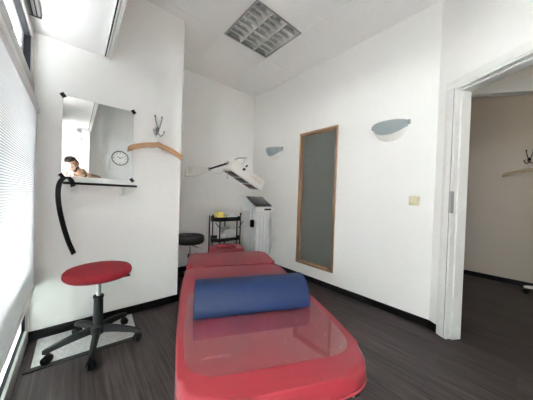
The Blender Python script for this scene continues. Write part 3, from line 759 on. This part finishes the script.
b = MB(); b.tube(smooth_path([(.02, .10, -.002), (.03, .10, -.045), (.05, .09, -.075)], 5), .004, 8); b.box((.035, .080, -.10), (.065, .10, -.07), .004); b.build('pull_handle', 'medgrey', t)
b = MB(); b.box((1.135, YB - .02, 1.30), (1.185, YB - .0005, 1.49), .005); b.cyl((1.16, YB - .045, 1.305), (1.16, YB - .045, 1.485), .016); b.box((1.148, YB - .045, 1.31), (1.172, YB - .015, 1.33)); b.box((1.148, YB - .045, 1.46), (1.172, YB - .015, 1.48)); b.build('wall_bracket', 'lampwhite', t, True)
b = MB(); b.tube([(1.16, YB - .045, 1.325), (1.215, 2.93, 1.325)], .020, 12); b.tube([(1.215, 2.93, 1.325), (1.335, 2.72, 1.398)], [.022, .017], 12); b.build('lower_arm', 'lampwhite', t, True)
b = MB(); b.tube([(1.16, YB - .045, 1.455), (1.335, 2.72, 1.418)], .006, 10); b.build('tie_rod', 'lampwhite', t, True)
pe = c + w_ * .15 + h_ * .085
b = MB(); b.tube([(1.33, 2.725, 1.402), pe - l * .004 + Vector((0, 0, .0))], .012, 10); b.build('dark_rod', 'darkgrey', t, True)
b = MB(); b.cyl((1.335, 2.72, 1.38), (1.335, 2.72, 1.425), .016); b.build('joint', 'greymetal', t, True)
b = MB(); b.cyl(pe - l * .012, pe + l * .01, .024); b.build('joint', 'greymetal', t, True)
b = MB(); b.tube(smooth_path([(1.33, 2.72, 1.39), (1.345, 2.58, 1.335), (1.37, 2.42, 1.35), pe - h_ * .04], 8), .0035, 8); b.build('lamp_cable', 'medgrey', t, True)

# ------------------------------------------------------------------ wheeled stool beyond the doorway (only one foot reaches into view)
t = thing('rolling_stool', 'white star-base rolling stool at the far right edge beyond the doorway', 'stool', (4.21, -.305, 0))
for k in range(5):
    a = math.radians(100 + 72 * k); d = Vector((math.cos(a), math.sin(a), 0))
    b = MB(); b.tube([d * .02 + Vector((0, 0, .105)), d * .15 + Vector((0, 0, .095)), d * .285 + Vector((0, 0, .078))], [.026, .022, .016], 10); b.build('base_arm', 'white', t)
    caster(t, d * .265, a + 1.2 + k, .03)
b = MB(); b.cyl((0, 0, .09), (0, 0, .40), .022); b.build('column', 'greymetal', t)
b = MB(); b.lathe(rounded_disc(.18, .40, .47, .025), seg=40); b.build('seat', 'black', t)

# ------------------------------------------------------------------ seen in the mirror: clock, wall box, downlight
t = thing('wall_clock', 'round white wall clock with dark rim, seen reflected in the mirror', 'clock', (.69, YR, 1.60))
cz = .15
b = MB(); b.lathe([(.0, .0), (.146, .0), (.148, .03), (.140, .036), (.130, .030), (.130, .012), (0, .012)], (0, 0, cz), 48, Matrix.Rotation(-PI / 2, 4, 'X')); b.build('clock_rim', 'clockrim', t)
b = MB(); b.cyl((0, .010, cz), (0, .016, cz), .129, seg=48); fc = b.build('clock_face', 'clockface', t)
for k in range(12):
    a = PI * k / 6; b = MB(); p = Vector((math.sin(a), 0, math.cos(a))); hw = .006 if k % 3 == 0 else .0035
    b.tube([p * .092 + Vector((0, .017, cz)), p * .118 + Vector((0, .017, cz))], hw, 8); b.build('hour_mark', 'black', fc)
for ang, ln, wd in ((math.radians(-55), .060, .005), (math.radians(60), .092, .0035)):
    b = MB(); p = Vector((math.sin(ang), 0, math.cos(ang))); b.tube([p * -.015 + Vector((0, .022, cz)), p * ln + Vector((0, .022, cz))], wd, 8); b.build('clock_hand', 'black', t)
t = thing('downlight', 'round grey ceiling spotlight on the soffit, seen reflected in the mirror', 'lamp', (.03, -.58, HS))
b = MB(); b.cyl((0, 0, -.02), (0, 0, 0), .055, seg=28); b.build('mount', 'white', t)
b = MB(); b.lathe([(0, -.085), (.040, -.085), (.048, -.075), (.050, -.02), (0, -.02)], seg=28); b.build('lamp_body', 'greymetal', t)
b = MB(); b.cyl((0, 0, -.088), (0, 0, -.084), .036, seg=24); b.build('lens', 'white', t)
t = thing('wall_box', 'small grey box on the white rear pillar, seen reflected in the mirror', 'wall box', (.03, -.72, 1.92))
b = MB(); b.box((-.045, 0, 0), (.045, .035, .085), .006); b.build('box_body', 'medgrey', t)
b = MB(); b.cyl((0, .034, .045), (0, .038, .045), .022, seg=18); b.build('dial', 'white', t)

# ------------------------------------------------------------------ the photographer, seen in the mirror
def skinned(nodes, edges, sub=2):
    """limbs grown along a skeleton; nodes {name: (position, radius)}"""
    names = list(nodes); idx = {n_: i for i, n_ in enumerate(names)}
    me = bpy.data.meshes.new('tmp'); me.from_pydata([nodes[n_][0] for n_ in names], [(idx[a], idx[c_]) for a, c_ in edges], [])
    o = bpy.data.objects.new('tmp', me); COL.objects.link(o)
    md = o.modifiers.new('s', 'SKIN'); md.use_smooth_shade = True
    for i, n_ in enumerate(names):
        r = nodes[n_][1]; me.skin_vertices[0].data[i].radius = r if isinstance(r, tuple) else (r, r)
        me.skin_vertices[0].data[i].use_root = (i == 0)
    sd = o.modifiers.new('d', 'SUBSURF'); sd.levels = sub; sd.render_levels = sub
    dg = bpy.context.evaluated_depsgraph_get(); dg.update()
    ev = o.evaluated_get(dg); m2 = bpy.data.meshes.new_from_object(ev)
    bm = bmesh.new(); bm.from_mesh(m2)
    bpy.data.objects.remove(o); bpy.data.meshes.remove(me); bpy.data.meshes.remove(m2); return bm
def fuse(bms, voxel, smooth=6):
    me = bpy.data.meshes.new('tmp'); bm = bmesh.new()
    for q in bms:
        t_ = bpy.data.meshes.new('t'); q.to_mesh(t_); bm.from_mesh(t_); bpy.data.meshes.remove(t_); q.free()
    bm.to_mesh(me); bm.free()
    o = bpy.data.objects.new('tmp', me); COL.objects.link(o)
    md = o.modifiers.new('r', 'REMESH'); md.mode = 'VOXEL'; md.voxel_size = voxel
    sm = o.modifiers.new('m', 'SMOOTH'); sm.factor = .5; sm.iterations = smooth
    dg = bpy.context.evaluated_depsgraph_get(); dg.update()
    m2 = bpy.data.meshes.new_from_object(o.evaluated_get(dg)); r = MB(); r.bm.from_mesh(m2)
    bpy.data.objects.remove(o); bpy.data.meshes.remove(me); bpy.data.meshes.remove(m2); return r
HC = Vector((-.035, -.285, 1.475))
hup = Vector((-.38, .36, .85)).normalized(); hf = Vector((-.22, .92, -.40)); hf = (hf - hup * hf.dot(hup)).normalized(); hr = hf.cross(hup)   # hr: towards +x
HM = Matrix(((hr.x, hf.x, hup.x, HC.x), (hr.y, hf.y, hup.y, HC.y), (hr.z, hf.z, hup.z, HC.z), (0, 0, 0, 1)))
def head_shape(v, grow=0.):
    """unit sphere point -> skull with brow, cheeks and jaw (x side, y forward, z up)"""
    x, y, z = v
    sx_, sy_, sz_ = .074 + grow, .094 + grow, .118 + grow
    if z < -.1:
        k = (-.1 - z) / .9; sx_ *= 1 - .36 * k; sy_ *= 1 - .10 * k
        if y < 0: sy_ *= 1 - .45 * k
    px, py, pz = x * sx_, y * sy_, z * sz_
    if y > 0:
        if abs(z - .02) < .16: py -= .010 * math.exp(-((abs(x) - .42) / .22) ** 2) * (1 - abs(z - .02) / .16)
        py += .005 * math.exp(-((z - .22) / .10) ** 2) * (1 - x * x)
        py += .007 * math.exp(-((z + .93) / .16) ** 2 - (x / .4) ** 2)
    return Vector((px, py, pz))
def P(x, y, z): return (Vector((x, y, z)))
J = dict(
    hip=(P(.345, -.55, .90), (.135, .115)), belly=(P(.285, -.525, 1.02), (.130, .105)), chest=(P(.185, -.475, 1.17), (.150, .105)), top=(P(.115, -.42, 1.27), (.125, .085)), nb=(P(.065, -.37, 1.345), .058), nk=(P(.015, -.325, 1.405), .054),
    sR=(P(.315, -.465, 1.285), .064), eR=(P(.385, -.49, 1.01), .045), wR=(P(.165, -.315, .965), .028), hR=(P(.125, -.275, .975), (.030, .018)),
    sL=(P(-.055, -.375, 1.195), .062), eL=(P(-.120, -.265, .955), .043), wL=(P(-.128, -.185, 1.215), .027), hL=(P(-.122, -.180, 1.262), (.031, .018)),
    pR=(P(.43, -.57, .85), .098), kR=(P(.455, -.53, .47), .060), aR=(P(.50, -.68, .095), .041),
    pL=(P(.265, -.55, .85), .098), kL=(P(.27, -.46, .47), .060), aL=(P(.28, -.61, .095), .041),
)
E_ = [('hip', 'belly'), ('belly', 'chest'), ('chest', 'top'), ('top', 'nb'), ('nb', 'nk'), ('top', 'sR'), ('sR', 'eR'), ('eR', 'wR'), ('wR', 'hR'), ('top', 'sL'), ('sL', 'eL'), ('eL', 'wL'), ('wL', 'hL'),
      ('hip', 'pR'), ('pR', 'kR'), ('kR', 'aR'), ('hip', 'pL'), ('pL', 'kL'), ('kL', 'aL')]
person = thing('person', 'person in tan jacket over black top leaning over, reflected in the wall mirror', 'person', (.34, -.62, 0))
SLIM = {k: .018 for k in ('hip', 'belly', 'chest', 'pR', 'pL')}     # the clothed parts stay inside the clothes
bms = [skinned({k: (p_, tuple(q_ - SLIM.get(k, 0) for q_ in (r_ if isinstance(r_, tuple) else (r_, r_)))) for k, (p_, r_) in J.items()}, E_)]
b = MB(); b.ball((0, 0, 0), 1, u=40, v=28)
for v in b.bm.verts: v.co = HM @ head_shape(v.co)
bms.append(b.bm)
b = MB()                                             # nose, ears, lips' mound, neck core
b.tube([HM @ P(0, .086, .022), HM @ P(0, .098, .0), HM @ P(0, .110, -.022)], [.008, .010, .0125], 12); b.ball(HM @ P(0, .106, -.026), .0125)
for s in (-1, 1):
    b.ball(HM @ P(s * .009, .100, -.028), .008); b.tube([HM @ P(s * .072, -.002, .020), HM @ P(s * .082, -.012, .022), HM @ P(s * .083, -.014, -.006), HM @ P(s * .073, -.004, -.032)], [.008, .011, .010, .007], 10)
b.tube([HM @ P(-.022, .082, -.058), HM @ P(0, .090, -.056), HM @ P(.022, .082, -.058)], [.005, .009, .005], 10)
b.tube([J['nb'][0], J['nk'][0], HM @ P(0, -.015, -.05)], [.058, .055, .052], 16); bms.append(b.bm)
def hand(wrist, palm_dir, palm_nrm, side, curl):
    """palm with four unequal bent fingers and a thumb; returns bmeshes"""
    w_, d, nn = Vector(wrist), Vector(palm_dir).normalized(), Vector(palm_nrm); nn = (nn - d * nn.dot(d)).normalized(); t_ = d.cross(nn) * side
    q = MB(); mtx = Matrix(((t_.x, d.x, nn.x, w_.x), (t_.y, d.y, nn.y, w_.y), (t_.z, d.z, nn.z, w_.z), (0, 0, 0, 1)))
    q.box((-.040, -.005, -.013), (.040, .088, .013), .012, 3, mtx); out = [q.bm]
    for k, (ox, ln) in enumerate(((.031, .070), (.0105, .078), (-.0105, .073), (-.031, .058))):
        a = curl; p0 = Vector((ox, .070, 0)); pts = [p0, p0 + Vector((0, .022, 0))]; cur = pts[-1]
        for seg_, fr in enumerate((.45, .32, .25)):
            cur = cur + Vector((ox * .05, math.cos(a), math.sin(a))) * ln * fr; pts.append(cur); a += curl * 1.1
        q = MB(); q.tube([mtx @ p for p in smooth_path(pts, 3)], [.0098 - .0022 * i / 12 for i in range(13)], 10); q.ball(mtx @ pts[-1], .0078, u=12, v=8); out.append(q.bm)
    pts = [Vector((.030, .018, .004)), Vector((.056, .046, .014)), Vector((.064, .074, .026)), Vector((.060, .096, .040))]
    q = MB(); q.tube([mtx @ p for p in smooth_path(pts, 3)], [.0135 - .0035 * i / 9 for i in range(10)], 10); q.ball(mtx @ pts[-1], .0102, u=12, v=8); out.append(q.bm)
    return out
bms += hand(J['wR'][0], (-.55, .45, .25), (.35, .55, -.3), 1, .50)
bms += hand(J['wL'][0], (.06, .02, 1), (.2, -1, .0), 1, .45)
body = fuse(bms, .0065, 4).build('body', 'skin', person, True, ang=60)
# face details
for s in (-1, 1):
    b = MB(); b.ball(HM @ P(s * .031, .0775, .012), .0115); e_ = b.build('eyeball', 'eye', body, True)
    b = MB(); b.ball(HM @ P(s * .031, .0862, .009), .0052); b.build('iris', 'black', e_, True)
    b = MB(); b.tube([HM @ P(s * .015, .095, .034), HM @ P(s * .032, .093, .039), HM @ P(s * .050, .080, .034)], .0035, 8); b.build('eyebrow', 'hair', body, True)
b = MB(); b.tube([HM @ P(-.021, .0865, -.058), HM @ P(0, .0975, -.057), HM @ P(.021, .0865, -.058)], [.003, .0055, .003], 10); b.build('lips', 'lips', body, True)
b = MB(); b.ball((0, 0, 0), 1, u=40, v=28)            # hair cap
for v in b.bm.verts: v.co = Vector(v.co)
kill = [v for v in b.bm.verts if (v.co.y > .25 and v.co.z < .50) or (v.co.z < -.38) or (v.co.z < .10 and v.co.y > -.15)]
bmesh.ops.delete(b.bm, geom=kill, context='VERTS')
for v in b.bm.verts:
    j = .004 * math.sin(v.co.x * 23) * math.cos(v.co.y * 19 + v.co.z * 11); v.co = HM @ head_shape(v.co, .011 + j + (.010 if v.co.z > .6 else 0))
o = b.build('hair', 'hair', person, True, ang=60); md = o.modifiers.new('thickness', 'SOLIDIFY'); md.thickness = .010; md.offset = -1
b = MB(); b.ball((0, 0, 0), 1, u=40, v=28)            # short beard
kill = [v for v in b.bm.verts if v.co.z > -.30 or v.co.y < -.10 or (v.co.z > -.62 and v.co.y > .80 and abs(v.co.x) < .42)]
bmesh.ops.delete(b.bm, geom=kill, context='VERTS')
for v in b.bm.verts: v.co = HM @ head_shape(v.co, .004)
o = b.build('beard', 'hair', person, True, ang=60); md = o.modifiers.new('thickness', 'SOLIDIFY'); md.thickness = .006; md.offset = -1
# clothes follow the body
def grown(names_r, edges, g):
    nd = {}
    for n_, extra in names_r.items():
        p, r = J[n_]; r = (r, r) if not isinstance(r, tuple) else r; nd[n_] = (p, (r[0] + g + extra, r[1] + g + extra))
    return nd, edges
def between(a, c_, t_): return J[a][0].lerp(J[c_][0], t_)
nd, ed = grown(dict(hip=.004, belly=0, chest=0, top=0, sR=0, eR=0, sL=0, eL=0), [('hip', 'belly'), ('belly', 'chest'), ('chest', 'top'), ('top', 'sR'), ('sR', 'eR'), ('top', 'sL'), ('sL', 'eL')], .012)
for s in 'RL': nd['c' + s] = (between('e' + s, 'w' + s, .88), .043); ed.append(('e' + s, 'c' + s))
nd['hip'] = (J['hip'][0] + Vector((.008, -.006, -.045)), (.172, .150)); nd['belly'] = (nd['belly'][0], (.155, .130))
fuse([skinned(nd, ed)], .012, 4).build('jacket', 'tan', person, True, ang=60)
b = MB(); nb, nk = J['nb'][0], J['nk'][0]; d = (nk - nb).normalized()
b.tube([nb - d * .055, nb - d * .01, nb + d * .022], [.088, .074, .063], 24); b.build('black_top', 'blackcloth', person, True, ang=60)
b = MB(); m = d.to_track_quat('Z', 'Y').to_matrix().to_4x4(); m.translation = nb + d * .002
b.lathe([(.074, -.028), (.086, -.030), (.090, .018), (.083, .034), (.073, .020), (.074, -.028)], (0, 0, 0), 30, m); b.build('collar', 'tan', person, True, ang=60)
nd, ed = grown(dict(hip=-.012, pR=0, kR=.004, pL=0, kL=.004), [('hip', 'pR'), ('pR', 'kR'), ('hip', 'pL'), ('pL', 'kL')], .012)
for s in 'RL': nd['c' + s] = (between('k' + s, 'a' + s, .93), .056); ed.append(('k' + s, 'c' + s))
nd['waist'] = (between('hip', 'belly', .45), (.120, .100)); ed.append(('waist', 'hip'))
fuse([skinned(nd, ed)], .012, 4).build('trousers', 'denim', person, True, ang=60)
for s in 'RL':
    a = J['a' + s][0]; b = MB(); q = a + Vector((0, .06, -.05))
    b.ball((0, 0, 0), 1, u=28, v=18)
    for v in b.bm.verts:
        x, y, z = v.co; w_ = 1 - .22 * max(0, y); hgt = .052 - .020 * max(0, y) + .018 * max(0, -y)
        v.co = Vector((x * .047 * w_, y * .135 + .055, max(z, -.55) * hgt + .55 * hgt)) + Vector((a.x, a.y, .012))
    sh = b.build('shoe', 'shoe', person, True, ang=60)
    b = MB(); b.prism([(a.x + .047 * (1 - .22 * max(0, math.sin(t_))) * math.cos(t_), a.y + .055 + .137 * math.sin(t_)) for t_ in [2 * PI * k / 28 for k in range(28)]], .0, .016, None, .004); b.build('sole', 'black', sh, True)

# ------------------------------------------------------------------ daylight
W = bpy.data.worlds.new('overcast'); SC.world = W; W.use_nodes = True
bg = W.node_tree.nodes['Background']; bg.inputs['Color'].default_value = (.975, .975, 1.0, 1); bg.inputs['Strength'].default_value = 30.0
# fill light added out of view to lift the neighbouring room
ld = bpy.data.lights.new('corridor_fill', 'POINT'); ld.energy = 17; ld.shadow_soft_size = .12; ld.color = (1, .90, .78)
lo = bpy.data.objects.new('corridor_fill', ld); COL.objects.link(lo); lo.location = (3.5, -.75, 2.55)

# ------------------------------------------------------------------ camera
psi, pit, rol, f = .7116022, -.0126164, -.0343362, 222.737
F = Vector((math.sin(psi) * math.cos(pit), math.cos(psi) * math.cos(pit), math.sin(pit)))
R = Vector((math.cos(psi), -math.sin(psi), 0)); Dn = F.cross(R)
R2 = R * math.cos(rol) + Dn * math.sin(rol); D2 = -R * math.sin(rol) + Dn * math.cos(rol)
cam = bpy.data.cameras.new('camera'); co = bpy.data.objects.new('camera', cam); COL.objects.link(co)
cam.sensor_fit = 'HORIZONTAL'; cam.sensor_width = 36; cam.lens = f / 533 * 36; cam.clip_start = .02; cam.clip_end = 100
co.matrix_world = Matrix(((R2.x, -D2.x, -F.x, 0), (R2.y, -D2.y, -F.y, 0), (R2.z, -D2.z, -F.z, 1.06), (0, 0, 0, 1)))
SC.camera = co

vs = SC.view_settings; vs.view_transform = 'Standard'; vs.look = 'None'; vs.gamma = 1; vs.use_curve_mapping = False; vs.exposure = 1.5
SC.cycles.use_denoising = True
SC.cycles.max_bounces = 14; SC.cycles.diffuse_bounces = 10; SC.cycles.glossy_bounces = 6; SC.cycles.transparent_max_bounces = 16; SC.cycles.transmission_bounces = 8
SC.cycles.caustics_reflective = False; SC.cycles.caustics_refractive = False
